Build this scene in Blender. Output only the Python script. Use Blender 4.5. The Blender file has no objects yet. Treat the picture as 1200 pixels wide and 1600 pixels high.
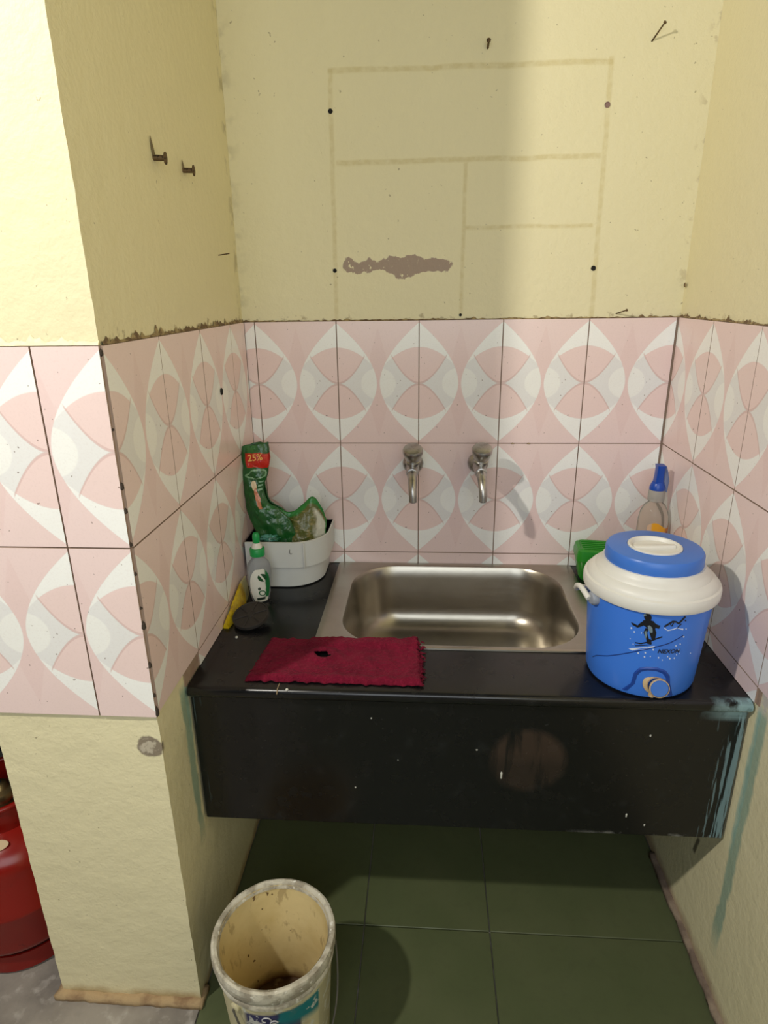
import bpy, bmesh, math, random
from mathutils import Vector, Matrix, noise
random.seed(7)
PI = math.pi
sc = bpy.context.scene
col = sc.collection
ZT = 1.31                       # height of the tiled dado's top edge above the floor

# ------------------------------------------------------------------ camera, world, lamp, exposure
def setup_view():
    yaw, pitch, roll, F = -0.0699, 0.3343, -0.0143, 986.64
    cy, sy, cp, sp, cr, sr = math.cos(yaw), math.sin(yaw), math.cos(pitch), math.sin(pitch), math.cos(roll), math.sin(roll)
    fwd = Vector((sy*cp, cy*cp, -sp)); right = Vector((cy, -sy, 0)); up = right.cross(fwd)
    r2 = right*cr + up*sr; u2 = up*cr - right*sr
    cam = bpy.data.objects.new('camera', bpy.data.cameras.new('camera')); col.objects.link(cam)
    cam.data.sensor_fit = 'VERTICAL'; cam.data.sensor_height = 24.0; cam.data.lens = F/1600*24.0
    cam.data.clip_start = 0.01
    m = Matrix((r2, u2, -fwd)).transposed().to_4x4(); m.translation = Vector((0.0197, -1.5782, 0.0626+ZT))
    cam.matrix_world = m
    sc.camera = cam
setup_view()
world = bpy.data.worlds.new('world'); sc.world = world; world.use_nodes = True
world.node_tree.nodes['Background'].inputs[0].default_value = (0.95, 0.97, 1.0, 1)
world.node_tree.nodes['Background'].inputs[1].default_value = 0.035
lamp = bpy.data.objects.new('room_bulb', bpy.data.lights.new('room_bulb', 'POINT')); col.objects.link(lamp)
lamp.location = (-1.20, -1.55, 0.95+ZT); lamp.data.energy = 112; lamp.data.shadow_soft_size = 0.036
lamp.data.color = (1.0, 0.945, 0.84)
fill_light = bpy.data.objects.new('room_window', bpy.data.lights.new('room_window', 'AREA')); col.objects.link(fill_light)   # cool fill added behind the camera, standing for no known source
fill_light.data.shape = 'RECTANGLE'; fill_light.data.size = 1.6; fill_light.data.size_y = 1.3; fill_light.data.energy = 24; fill_light.data.color = (0.90, 0.96, 1.0)
fill_light.location = (0.1, -2.45, 1.72); fill_light.rotation_euler = (math.radians(84), 0, 0)
sc.view_settings.view_transform = 'Standard'; sc.view_settings.look = 'None'
sc.view_settings.gamma = 1.0; sc.view_settings.use_curve_mapping = False
sc.view_settings.exposure = -0.17

# ------------------------------------------------------------------ node helpers
class S:                                   # a socket with arithmetic
    nt = None
    def __init__(s, k): s.k = k
    @staticmethod
    def m(op, *a):
        n = S.nt.nodes.new('ShaderNodeMath'); n.operation = op
        for i, x in enumerate(a):
            if isinstance(x, S): S.nt.links.new(x.k, n.inputs[i])
            else: n.inputs[i].default_value = x
        return S(n.outputs[0])
    def __add__(s, o): return S.m('ADD', s, o)
    __radd__ = __add__
    def __sub__(s, o): return S.m('SUBTRACT', s, o)
    def __rsub__(s, o): return S.m('SUBTRACT', o, s)
    def __mul__(s, o): return S.m('MULTIPLY', s, o)
    __rmul__ = __mul__
    def __truediv__(s, o): return S.m('DIVIDE', s, o)
    def __pow__(s, o): return S.m('POWER', s, o)
    def abs(s): return S.m('ABSOLUTE', s)
    def lt(s, o): return S.m('LESS_THAN', s, o)
    def gt(s, o): return S.m('GREATER_THAN', s, o)
    def max(s, o): return S.m('MAXIMUM', s, o)
    def min(s, o): return S.m('MINIMUM', s, o)
    def clamp(s): n = S.m('ADD', s, 0.0); n.k.node.use_clamp = True; return n
def sstep(x, a, b):                        # 0 below a, 1 above b
    return ((x-a)/(b-a)).clamp()
def band(x, c, w, soft):                   # 1 inside |x-c|<w
    return 1.0-sstep((x-c).abs(), w, w+soft)

class Mat:
    def __init__(s, name, base=(.8, .8, .8), rough=.5, metal=0, spec=.5, **kw):
        s.m = bpy.data.materials.new(name); s.m.use_nodes = True
        s.nt = s.m.node_tree; s.b = s.nt.nodes['Principled BSDF']
        s.b.inputs['Base Color'].default_value = (*base, 1); s.b.inputs['Roughness'].default_value = rough
        s.b.inputs['Metallic'].default_value = metal; s.b.inputs['Specular IOR Level'].default_value = spec
        for k, v in kw.items(): s.b.inputs[k].default_value = v
        S.nt = s.nt; s.colr = None; s.base = base
    def use(s): S.nt = s.nt
    def coord(s, kind='Object'):
        n = s.nt.nodes.new('ShaderNodeTexCoord'); sp = s.nt.nodes.new('ShaderNodeSeparateXYZ')
        s.nt.links.new(n.outputs[kind], sp.inputs[0]); s.vec = n.outputs[kind]
        return S(sp.outputs[0]), S(sp.outputs[1]), S(sp.outputs[2])
    def noise(s, scale, detail=4, rough=.55, vec=None, stretch=None):
        n = s.nt.nodes.new('ShaderNodeTexNoise'); n.inputs['Scale'].default_value = scale
        n.inputs['Detail'].default_value = detail; n.inputs['Roughness'].default_value = rough
        v = vec
        if v is None:
            t = s.nt.nodes.new('ShaderNodeTexCoord'); v = t.outputs['Object']
        if stretch:
            mp = s.nt.nodes.new('ShaderNodeMapping'); mp.inputs['Scale'].default_value = stretch
            s.nt.links.new(v, mp.inputs[0]); v = mp.outputs[0]
        s.nt.links.new(v, n.inputs['Vector'])
        return S(n.outputs[0])
    def layer(s, fac, color):              # paint colour over what is there
        n = s.nt.nodes.new('ShaderNodeMix'); n.data_type = 'RGBA'; n.clamp_factor = True
        if isinstance(fac, S): s.nt.links.new(fac.k, n.inputs[0])
        else: n.inputs[0].default_value = fac
        if s.colr is None: n.inputs[6].default_value = (*s.base, 1)
        else: s.nt.links.new(s.colr, n.inputs[6])
        n.inputs[7].default_value = (*color, 1)
        s.colr = n.outputs[2]; s.nt.links.new(s.colr, s.b.inputs['Base Color'])
    def bump(s, h, strength=.3, dist=.002):
        n = s.nt.nodes.new('ShaderNodeBump'); n.inputs['Strength'].default_value = strength
        n.inputs['Distance'].default_value = dist; s.nt.links.new(h.k, n.inputs['Height'])
        s.nt.links.new(n.outputs[0], s.b.inputs['Normal'])
    def rough(s, r): s.nt.links.new(r.k, s.b.inputs['Roughness'])

def srgb(r, g, b):
    f = lambda c: (c/255/12.92) if c/255 <= .04045 else ((c/255+.055)/1.055)**2.4
    return (f(r), f(g), f(b))

# ------------------------------------------------------------------ mesh helpers
def obj(name, me, mat, parent=None, smooth=False, loc=None, rot=None):
    if isinstance(me, bmesh.types.BMesh):
        bm = me; me = bpy.data.meshes.new(name); bmesh.ops.recalc_face_normals(bm, faces=bm.faces); bm.to_mesh(me); bm.free()
    if mat is not None and not me.materials: me.materials.append(mat.m if isinstance(mat, Mat) else mat)
    if smooth:
        me.polygons.foreach_set('use_smooth', [True]*len(me.polygons))
        if smooth != 'all': me.set_sharp_from_angle(angle=math.radians(40))
    o = bpy.data.objects.new(name, me); col.objects.link(o); o.parent = parent
    if loc is not None: o.location = loc
    if rot is not None: o.rotation_euler = rot
    return o
def empty(name, loc=(0, 0, 0), rot=(0, 0, 0)):
    o = bpy.data.objects.new(name, None); col.objects.link(o); o.location = loc; o.rotation_euler = rot
    o.empty_display_size = .05
    return o
def tag(o, label, cat, group=None):
    o['label'] = label; o['category'] = cat
    if group: o['group'] = group
    return o
def struct(o, label=None):
    o['kind'] = 'structure'
    if label: o['label'] = label
    return o
def box(bm, x0, x1, y0, y1, z0, z1, bev=0, seg=2):
    r = bmesh.ops.create_cube(bm, size=1, matrix=Matrix.Translation(((x0+x1)/2, (y0+y1)/2, (z0+z1)/2)) @ Matrix.Diagonal((abs(x1-x0), abs(y1-y0), abs(z1-z0), 1)))
    if bev:
        es = list({e for v in r['verts'] for e in v.link_edges})
        bmesh.ops.bevel(bm, geom=es, offset=bev, segments=seg, profile=.5, affect='EDGES')
def lathe(bm, prof, n=48, sx=1, sy=1, M=None):
    """prof: list of (r, z); r == 0 ends close with a point"""
    rings = []
    for r, z in prof:
        if r < 1e-6: rings.append([bm.verts.new((0, 0, z))])
        else: rings.append([bm.verts.new((r*sx*math.cos(2*PI*k/n), r*sy*math.sin(2*PI*k/n), z)) for k in range(n)])
    for a, b in zip(rings, rings[1:]):
        for k in range(n):
            j = (k+1) % n
            if len(a) == 1 and len(b) == 1: continue
            if len(a) == 1: bm.faces.new((a[0], b[k], b[j]))
            elif len(b) == 1: bm.faces.new((a[k], a[j], b[0]))
            else: bm.faces.new((a[k], a[j], b[j], b[k]))
    if M is not None:
        bmesh.ops.transform(bm, matrix=M, verts=[v for r in rings for v in r])
def tube(bm, pts, rad, n=12, cap=True):
    pts = [Vector(p) for p in pts]; rings = []
    rad = rad if isinstance(rad, (list, tuple)) else [rad]*len(pts)
    ref = None
    for i, p in enumerate(pts):
        t = (pts[min(i+1, len(pts)-1)]-pts[max(i-1, 0)]).normalized()
        if ref is None: ref = Vector((0, 0, 1)) if abs(t.z) < .9 else Vector((1, 0, 0))
        a = t.cross(ref).normalized(); b = a.cross(t).normalized(); ref = b
        rings.append([bm.verts.new(p+(a*math.cos(2*PI*k/n)+b*math.sin(2*PI*k/n))*rad[i]) for k in range(n)])
    for r0, r1 in zip(rings, rings[1:]):
        for k in range(n): bm.faces.new((r0[k], r0[(k+1) % n], r1[(k+1) % n], r1[k]))
    if cap: bm.faces.new(rings[0]); bm.faces.new(rings[-1])
def loft(bm, rings, close_last=True, close_first=False):
    vr = [[bm.verts.new(p) for p in r] for r in rings]; n = len(vr[0])
    for a, b in zip(vr, vr[1:]):
        for k in range(n): bm.faces.new((a[k], a[(k+1) % n], b[(k+1) % n], b[k]))
    if close_last: bm.faces.new(vr[-1])
    if close_first: bm.faces.new(vr[0])
    return vr
def rrect(cx, cy, hw, hd, r, z, n=12):
    out = []
    for qx, qy, a0 in ((1, 1, 0), (-1, 1, PI/2), (-1, -1, PI), (1, -1, 3*PI/2)):
        for k in range(n+1):
            a = a0+PI/2*k/n
            out.append((cx+qx*(hw-r)+r*math.cos(a), cy+qy*(hd-r)+r*math.sin(a), z))
    return out
def rough_box(bm, x0, x1, y0, y1, z0, z1, step=.03, amp=.002, scale=14):
    """a plastered block: gridded faces that share edges, pushed about by smooth noise"""
    lo = (x0, y0, z0); hi = (x1, y1, z1); n = [max(1, round((hi[i]-lo[i])/step)) for i in range(3)]
    vs = {}
    def V(i, j, k):
        key = (i, j, k)
        if key not in vs:
            p = Vector((lo[0]+(hi[0]-lo[0])*i/n[0], lo[1]+(hi[1]-lo[1])*j/n[1], lo[2]+(hi[2]-lo[2])*k/n[2]))
            d = noise.noise_vector(p*scale)+.6*noise.noise_vector(p*scale*2.7)
            vs[key] = bm.verts.new(p+d*amp)
        return vs[key]
    for ax in range(3):
        a, b = [(1, 2), (0, 2), (0, 1)][ax]
        for side in (0, n[ax]):
            for i in range(n[a]):
                for j in range(n[b]):
                    q = []
                    for di, dj in ((0, 0), (1, 0), (1, 1), (0, 1)):
                        t = [0, 0, 0]; t[ax] = side; t[a] = i+di; t[b] = j+dj; q.append(V(*t))
                    bm.faces.new(q)
def text_mesh(txt, size, **kw):
    cu = bpy.data.curves.new('txt', 'FONT'); cu.body = txt; cu.size = size; cu.align_x = 'CENTER'
    cu.resolution_u = 3
    for k, v in kw.items(): setattr(cu, k, v)
    o = bpy.data.objects.new('txt', cu); col.objects.link(o)
    bpy.context.view_layer.update()
    me = bpy.data.meshes.new_from_object(o.evaluated_get(bpy.context.evaluated_depsgraph_get()))
    bpy.data.objects.remove(o)
    return me

# ------------------------------------------------------------------ materials of the setting
def paint_mat(name, marks=None):
    m = Mat(name, srgb(232, 223, 184), rough=.55, spec=.35)
    x, y, z = m.coord()
    big = m.noise(2.2, 3); fine = m.noise(60, 5); mid = m.noise(14, 4)
    m.layer(sstep(big, .4, .75)*.35, srgb(226, 217, 178))
    m.layer(sstep(mid, .55, .8)*.2, srgb(240, 232, 190))
    spots = m.noise(95, 2); m.layer(sstep(spots, .735, .77)*.55, srgb(120, 105, 75))
    if marks: marks(m, x, y, z)
    m.bump(mid*.6+fine*.6+m.noise(230, 2)*.15, .55, .005)
    return m
def back_marks(m, x, y, z):
    wob = (m.noise(9, 3)-.5)*.012; edge = m.noise(70, 4)
    zz = z-ZT
    def seg_h(x0, x1, zc, w, a=.5):
        m.layer(band(zz+wob-zc, 0, w*.7, .004)*sstep(x, x0-.004, x0)*(1-sstep(x, x1, x1+.004))*a*(.35+.65*sstep(edge, .3, .6)), srgb(200, 182, 122))
    def seg_v(z0, z1, xb, xt, w, a=.45):
        xc = xb+(zz-z0)*((xt-xb)/(z1-z0))
        m.layer(band(x+wob*.5-xc, 0, w*.7, .004)*sstep(zz, z0-.004, z0)*(1-sstep(zz, z1, z1+.004))*a*(.35+.65*sstep(edge, .3, .6)), srgb(202, 185, 126))
    seg_h(-.197, .40, .513, .0045); seg_h(-.185, .392, .338, .0045); seg_h(.105, .388, .199, .003, .5)
    seg_v(.004, .516, -.199, -.194, .004); seg_v(.0, .52, .404, .399, .0045); seg_v(.012, .33, .099, .101, .003, .5)
    # torn paint: bare grey plaster in a ragged streak
    n1 = m.noise(38, 5); n2 = m.noise(16, 3)
    hgt = .007+.011*band(x, -.035, .012, .085)+.014*((n2-.3)*2.0).clamp()+.006*band(x, -.165, .008, .02)
    patch = (hgt-(zz-.122+(n1-.5)*.034+(n2-.5)*.02).abs())*sstep(x, -.182, -.168)*(1-sstep(x, .055, .082))
    flake = m.noise(110, 3)
    m.layer(sstep(patch, .0015, .003)*(1-sstep(flake+(1-sstep(x, -.165, -.14))*.09, .66, .70)), srgb(165, 145, 128))
    # grime creeping up from the tile edge and into the corners
    m.layer(sstep(m.noise(45, 4)-zz*9, .52, .62)*.6, srgb(150, 130, 95))
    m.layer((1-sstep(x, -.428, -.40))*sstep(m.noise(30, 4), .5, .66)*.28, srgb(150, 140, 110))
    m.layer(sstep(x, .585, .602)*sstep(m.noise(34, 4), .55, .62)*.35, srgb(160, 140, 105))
def teal(m, c, yv, z, yc, zlo, zhi):
    n = m.noise(26, 4); n2 = m.noise(9, 3)
    w = .010+.016*n2
    m.layer(sstep(w-(yv-yc+(n-.5)*.02).abs(), 0, .007)*sstep(z, zlo, zlo+.08)*(1-sstep(z, zhi, zhi+.02))*.72, srgb(126, 165, 150))
    m.layer(sstep(w*.55-(yv-yc-.012+(n-.5)*.012).abs(), 0, .004)*sstep(z, zlo+.25, zlo+.3)*(1-sstep(z, zhi, zhi+.02))*.6, srgb(150, 188, 178))
def right_marks(m, x, y, z):
    teal(m, x, y, z, -.617, .09, ZT-.645)
    m.layer((1-sstep(z+(m.noise(18, 4)-.5)*.05, .015, .045))*.7, srgb(150, 120, 100))
    m.layer(band(y, -.585, .035, .02)*band(z, ZT-.60, .03, .02)*sstep(m.noise(40, 3), .4, .5), srgb(205, 198, 185))
    m.layer(band(y+(z-.24)*.25, -.485, .004, .004)*band(z, .235, .02, .01)*.8, srgb(70, 60, 50))
    m.layer(sstep(m.noise(45, 4)-(z-ZT)*9, .54, .64)*(sstep(z, ZT-.01, ZT))*.5, srgb(150, 130, 95))
def left_marks(m, x, y, z):
    inner = sstep(x, -.445, -.435)
    teal(m, x, y+(1-inner)*9, z, -.597, .30, ZT-.64)
    m.layer((1-sstep(z+(m.noise(18, 4)-.5)*.05, .01, .03))*.8, srgb(175, 150, 105))
    # bare concrete where the corner was knocked off
    d = (((x+.452)*(x+.452)+(z-(ZT-.672))*(z-(ZT-.672)))**.5+(m.noise(40, 3)-.5)*.016)
    fr = 1-sstep(y, -.706, -.70)
    m.layer(fr*(1-sstep(d, .020, .0235)), srgb(140, 128, 110)); m.layer(fr*(1-sstep(d, .015, .02))*sstep(m.noise(70, 3), .45, .55), srgb(190, 180, 160))
    m.layer(inner*sstep(m.noise(45, 4)-(z-ZT)*9, .50, .60)*sstep(z, ZT-.01, ZT)*.7, srgb(135, 115, 80))
    m.layer(inner*sstep(y, -.035, -.01)*sstep(m.noise(28, 4), .5, .6)*.5, srgb(150, 140, 110))
M_back = paint_mat('cream_paint_back', back_marks)
M_right = paint_mat('cream_paint_right', right_marks)
M_left = paint_mat('cream_paint_left', left_marks)
M_plain = paint_mat('cream_paint_plain')

def tile_mat():
    m = Mat('printed_tile', srgb(240, 216, 212), rough=.22, spec=.5)
    u, v, _ = m.coord('UV')
    a = u.min(1.0-u); w = (v-.5).abs()
    lens = .482*(1.0-((w/.482).min(1.0))**1.8)
    inside = sstep(lens-a, -.004, .004)
    top = .292-.085*((a/.33)**2.0); low = .215*((a/.33)**1.8)
    # darker kite between two lenses
    m.layer(sstep(.42*(.5-w)-.015-(.5-a), 0, .01)*.22, srgb(226, 192, 188))
    m.layer(inside, srgb(236, 235, 233))                                # pale grey sides
    el = ((a-.5)/.215)**2.0+(w/.128)**2.0
    m.layer(inside*(1-sstep(el, .94, 1.06)), srgb(246, 246, 241))        # white oval where lenses meet
    m.layer(inside*sstep(w-top, -.003, .003), srgb(249, 249, 245))       # white crescent
    petal = sstep(w-low, -.003, .003)*sstep(top-w, -.003, .003)*(1-sstep(a, .345, .352))
    m.layer(inside*petal, srgb(241, 216, 211))
    m.layer(inside*band(w-low, .004, .007, .004)*(1-sstep(a, .33, .34))*.6, srgb(214, 182, 177))
    g = m.noise(300, 2); m.layer(sstep(g, .5, .8)*.10, srgb(180, 150, 140))
    m.layer(sstep(m.noise(6, 3), .5, .8)*.12, srgb(200, 185, 165))
    dots = m.noise(120, 1); m.layer(sstep(dots, .775, .79)*.7, srgb(110, 85, 70))
    m.bump(m.noise(25, 2), .03, .002)
    m.rough(.18+.12*m.noise(12, 3))
    return m
M_tile = tile_mat()
M_grout = Mat('brown_grout', srgb(150, 124, 108), rough=.9); M_grout.layer(sstep(M_grout.noise(40, 3), .4, .7), srgb(160, 140, 120))
M_grime = Mat('dark_mortar', srgb(112, 90, 66), rough=.95)
M_grime.layer(sstep(M_grime.noise(60, 3), .45, .6), srgb(165, 145, 105)); M_grime.bump(M_grime.noise(150, 3), .6, .003)
M_tedge = Mat('tile_biscuit', srgb(160, 136, 120), rough=.9); M_glue = Mat('old_adhesive', srgb(62, 52, 44), rough=.95)

# ------------------------------------------------------------------ walls
XL, XR, YF = -.4272, .6051, -.7141
bm = bmesh.new(); rough_box(bm, -.60, .80, .004, .12, 0, 2.75, .04, .0010, 20)
wall_back = struct(obj('wall_back', bm, M_back, smooth=True), 'cream painted back wall above the tiled dado')
bm = bmesh.new(); rough_box(bm, XR+.004, .80, -2.6, .12, 0, 2.75, .04, .0010, 20)
wall_right = struct(obj('wall_right', bm, M_right, smooth=True), 'cream painted wall on the right of the sink')
bm = bmesh.new(); rough_box(bm, -.724, XL-.004, YF+.004, .12, 0, 2.75, .016, .0013, 38)
rough_box(bm, -2.2, -.724, YF+.004, -.52, ZT-.615, 2.75, .03, .0012, 34)
wall_left = struct(obj('wall_left', bm, M_left, smooth=True), 'cream plastered wall end on the left of the sink')
M_dark = Mat('recess_shade', (.012, .012, .013), rough=.5)  # near-black colour stands in for the shade inside the recess
bm = bmesh.new(); box(bm, -2.2, -.724, .0, .12, 0, 2.75); box(bm, -2.2, -.724, -.52, 0, ZT-.60, ZT-.56)
struct(obj('wall_recess', bm, M_dark), 'dark recess behind the gas cylinder')

# ------------------------------------------------------------------ tiles: each its own piece
TW, TH, GAP, TT = .2, .3, .0010, .006
tile_cache = {}
def tile_mesh(w, h, u0, u1, v0, v1):
    key = tuple(round(t, 4) for t in (w, h, u0, u1, v0, v1))
    if key in tile_cache: return tile_cache[key]
    b = .0008; me = bpy.data.meshes.new('tile')
    # local: x along the wall, z up, front face towards -y
    vs = [(0, 0, 0), (w, 0, 0), (w, 0, h), (0, 0, h), (b, -TT, b), (w-b, -TT, b), (w-b, -TT, h-b), (b, -TT, h-b)]
    fs = [(4, 5, 6, 7), (0, 1, 5, 4), (1, 2, 6, 5), (2, 3, 7, 6), (3, 0, 4, 7), (0, 3, 2, 1)]
    me.from_pydata(vs, [], fs); me.update()
    uv = me.uv_layers.new(name='UVMap')
    for lp in me.loops:
        x, _, z = vs[lp.vertex_index]; uv.data[lp.index].uv = (u0+(u1-u0)*x/w, v0+(v1-v0)*z/h)
    me.materials.append(M_tile.m); me.materials.append(M_tedge.m)
    for p in me.polygons[1:]: p.material_index = 1
    tile_cache[key] = me
    return me
def lay_tiles(parent, place, cols, rows, rotz):
    """cols: (s0, s1, u0, u1) along the wall; rows: (z0, z1, v0, v1)"""
    for s0, s1, u0, u1 in cols:
        for z0, z1, v0, v1 in rows:
            me = tile_mesh(s1-s0-GAP, z1-z0-GAP, u0, u1, v0, v1)
            p = place(s0+GAP/2); off = random.uniform(-.0003, .0003)
            d = Vector((0, off, 0)); d.rotate(Matrix.Rotation(rotz, 3, 'Z'))
            obj('tile', me, None, parent, loc=Vector((p[0], p[1], z0+GAP/2))+d, rot=(random.uniform(-.0015, .0015), 0, rotz))
rows = [(ZT-.3, ZT, 0, 1), (ZT-.6, ZT-.3, 0, 1), (ZT-.634, ZT-.6, .886, 1)]
F = .004                                                     # tiles start on the plaster face and stand 2 mm proud of y = 0
# back wall
lay_tiles(wall_back, lambda s: (s, F), [(XL+.001, -.4, .865, 1)]+[(-.4+.2*k, -.2+.2*k, 0, 1) for k in range(5)], rows, 0)
# left wall faces +x: s runs from the wall end (y = -.714) to the corner
lay_tiles(wall_left, lambda s: (XL-F, -s), [], rows, PI/2)
def left_place(s): return (XL-F, s)
LC = [(YF+.001, -.52, .03, 1), (-.52, -.32, 0, 1), (-.32, -.12, 0, 1), (-.12, -.003, 0, .585)]
lay_tiles(wall_left, left_place, LC[1:], rows, PI/2)
lay_tiles(wall_left, left_place, LC[:1], rows[:2], PI/2)
# right wall faces -x: local x runs towards -y
def right_place(s): return (XR+F, -s)
lay_tiles(wall_right, right_place, [(.003, .193, .05, 1), (.193, .393, 0, 1), (.393, .593, 0, 1)], rows, -PI/2)
lay_tiles(wall_right, right_place, [(.593, .793, 0, 1), (.793, .993, 0, 1)], rows[:2], -PI/2)
# front of the wall end
lay_tiles(wall_left, lambda s: (s, YF+F), [(XL-.1, XL-.0005, .5, 1), (XL-.3, XL-.1, 0, 1), (XL-.5, XL-.3, 0, 1), (XL-.7, XL-.5, 0, 1)], [(ZT-.3, ZT, 0, 1), (ZT-.608, ZT-.3, -.02, 1)], 0)
def grout_bed(parent, x0, x1, y0, y1, z0, z1):
    bm = bmesh.new(); box(bm, x0, x1, y0, y1, z0, z1); obj('grout', bm, M_grout, parent)
grout_bed(wall_back, XL, XR, .000, .010, ZT-.634, ZT-.001)
grout_bed(wall_left, XL-.012, XL-.0012, YF+.004, 0, ZT-.60, ZT-.001); grout_bed(wall_left, XL-.012, XL-.0012, -.59, 0, ZT-.634, ZT-.60)
grout_bed(wall_right, XR+.0012, XR+.012, -.99, 0, ZT-.60, ZT-.001); grout_bed(wall_right, XR+.0012, XR+.012, -.60, 0, ZT-.634, ZT-.60)
grout_bed(wall_left, XL-.7, XL-.003, YF+.0012, YF+.012, ZT-.608, ZT-.001)
# dirty mortar bead along the top edge of the tiles: jagged ridge
def bead(name, parent, p0, p1, nrm, hmin, hmax, depth, mat, step=.004, seed=0, down=.0015, dens=.45):
    bm = bmesh.new(); p0, p1 = Vector(p0), Vector(p1); L = (p1-p0).length; n = int(L/step); nr = Vector(nrm)
    prev = None
    for i in range(n+1):
        p = p0.lerp(p1, i/n); q = noise.noise(Vector((i*.37, seed, 0))); q2 = noise.noise(Vector((i*.09, seed, 5)))
        h = hmin+(hmax-hmin)*max(0, q+.25)*max(0.0, q2*1.6+dens)
        dd = depth*(.55+.5*noise.noise(Vector((i*.31, seed, 9))))
        ring = [bm.verts.new(p+Vector((0, 0, -down))), bm.verts.new(p+nr*dd+Vector((0, 0, -down*.3))), bm.verts.new(p+nr*dd*.7+Vector((0, 0, h*.5))), bm.verts.new(p+Vector((0, 0, h)))]
        if prev:
            for k in range(3): bm.faces.new((prev[k], ring[k], ring[k+1], prev[k+1]))
        prev = ring
    return obj(name, bm, mat, parent, smooth=True)
bead('mortar_bead', wall_back, (XL, .003, ZT), (XR, .003, ZT), (0, -1, 0), .0012, .009, .006, M_grime, seed=1)
bead('mortar_bead', wall_left, (XL-.003, YF+.01, ZT), (XL-.003, 0, ZT), (1, 0, 0), .0025, .020, .006, M_grime, seed=2, dens=.6)
bead('mortar_bead', wall_right, (XR+.003, 0, ZT), (XR+.003, -1.0, ZT), (-1, 0, 0), .0015, .015, .006, M_grime, seed=3, dens=.55)
bead('plaster_lip', wall_left, (XL-.7, YF+.003, ZT), (XL-.002, YF+.003, ZT), (0, -1, 0), .004, .014, .007, M_plain, seed=4, down=.0005, dens=.9)
# black specks of old adhesive down the corner where the two tile faces meet
for k, (dz, h, w) in enumerate([(.004, .012, .0035), (.195, .014, .004), (.235, .011, .0035), (.115, .005, .0025), (.40, .006, .0035), (.425, .018, .0045), (.50, .014, .004), (.56, .010, .003), (.585, .024, .004), (.29, .009, .003), (.34, .008, .003)]):
    bm = bmesh.new(); lathe(bm, [(0, 0), (w, h*.25), (w*.9, h*.7), (0, h)], 8)
    obj('adhesive_blob', bm, M_glue, wall_left, loc=(XL-.0015, YF+.0015, ZT-dz-h))

# drill holes and plugs left in the wall (dark sockets with a rim)
M_hole = Mat('hole_black', (.012, .011, .010), rough=.9); M_plug = Mat('plug_mauve', srgb(140, 112, 105), rough=.7)
def hole(p, r, mat, nrm='y', parent=None):
    bm = bmesh.new(); lathe(bm, [(r*1.25, 0), (r*1.2, .0012), (r, .0014), (r*.8, .0004), (0, .0003)], 14)
    rot = (PI/2, 0, 0) if nrm == 'y' else ((0, PI/2, 0) if nrm == '+x' else (0, -PI/2, 0))
    obj('wall_plug', bm, mat, parent, loc=p, rot=rot)
for x, z, r, mt in ((-.196, .439, .0042, M_hole), (-.199, .113, .0038, M_hole), (.398, .434, .0048, M_plug), (.399, .109, .0045, M_hole), (.098, .010, .0028, M_hole)):
    hole((x, .0035, ZT+z), r, mt, 'y', wall_back)
hole((XL+.0026, -.225, ZT-.135), .0062, M_hole, '+x', wall_left)
hole((XR-.0, -.008, ZT+.07), .004, M_grime, '-x', wall_right)

# ------------------------------------------------------------------ floor
M_floor = Mat('grey_cement', srgb(150, 143, 134), rough=.8)
M_floor.layer(sstep(M_floor.noise(7, 5), .4, .62)*.8, srgb(112, 106, 100)); M_floor.layer(sstep(M_floor.noise(30, 4), .55, .7)*.5, srgb(190, 185, 178))
M_floor.bump(M_floor.noise(60, 4), .3, .003)
bm = bmesh.new(); box(bm, -2.2, .80, -2.6, .12, -.10, -.006); floor = struct(obj('floor', bm, M_floor), 'floor of the washing corner')
M_green = Mat('green_stone', srgb(84, 92, 62), rough=.42, spec=.4)
M_green.layer(sstep(M_green.noise(5, 4), .4, .7)*.5, srgb(98, 102, 72)); M_green.layer(sstep(M_green.noise(40, 4), .5, .8)*.35, srgb(70, 76, 52))
M_green.rough(.36+.2*M_green.noise(10, 3)); M_green.bump(M_green.noise(30, 3), .05, .002)
for x0, x1 in ((-.431, -.113), (-.113, .173), (.173, XR+.004)):
    for y0, y1 in ((-.525, .004), (-1.10, -.525), (-1.68, -1.10)):
        bm = bmesh.new(); box(bm, x0+.0012, x1-.0012, y0+.0012, y1-.0012, -.006, random.uniform(-.0006, .0004), .0012, 1)
        obj('floor_tile', bm, M_green, floor)
bm = bmesh.new(); box(bm, -2.2, -.4325, -2.6, .0, -.006, -.001); obj('cement_screed', bm, M_floor, floor)
M_skirt = Mat('brown_cement', srgb(176, 150, 112), rough=.9); M_skirt.layer(sstep(M_skirt.noise(25, 4), .45, .65), srgb(140, 112, 82)); M_skirt.bump(M_skirt.noise(80, 4), .5, .004)
bm = bmesh.new(); rough_box(bm, -.735, -.425, YF-.010, YF+.03, -.005, .013, .012, .004, 34)
struct(obj('trim_1', bm, M_skirt, smooth='all'), 'crumbling brown cement foot along the wall end')
bm = bmesh.new(); rough_box(bm, XR-.007, XR+.02, -1.4, -.30, -.003, .014, .015, .004, 30)
M_skirt2 = Mat('dirt_cement', srgb(124, 106, 92), rough=.95); M_skirt2.layer(sstep(M_skirt2.noise(25, 4), .45, .65), srgb(156, 138, 118)); M_skirt2.bump(M_skirt2.noise(80, 4), .5, .004)
struct(obj('trim_2', bm, M_skirt2, smooth='all'), 'dirty brown cement line along the right wall')

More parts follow.
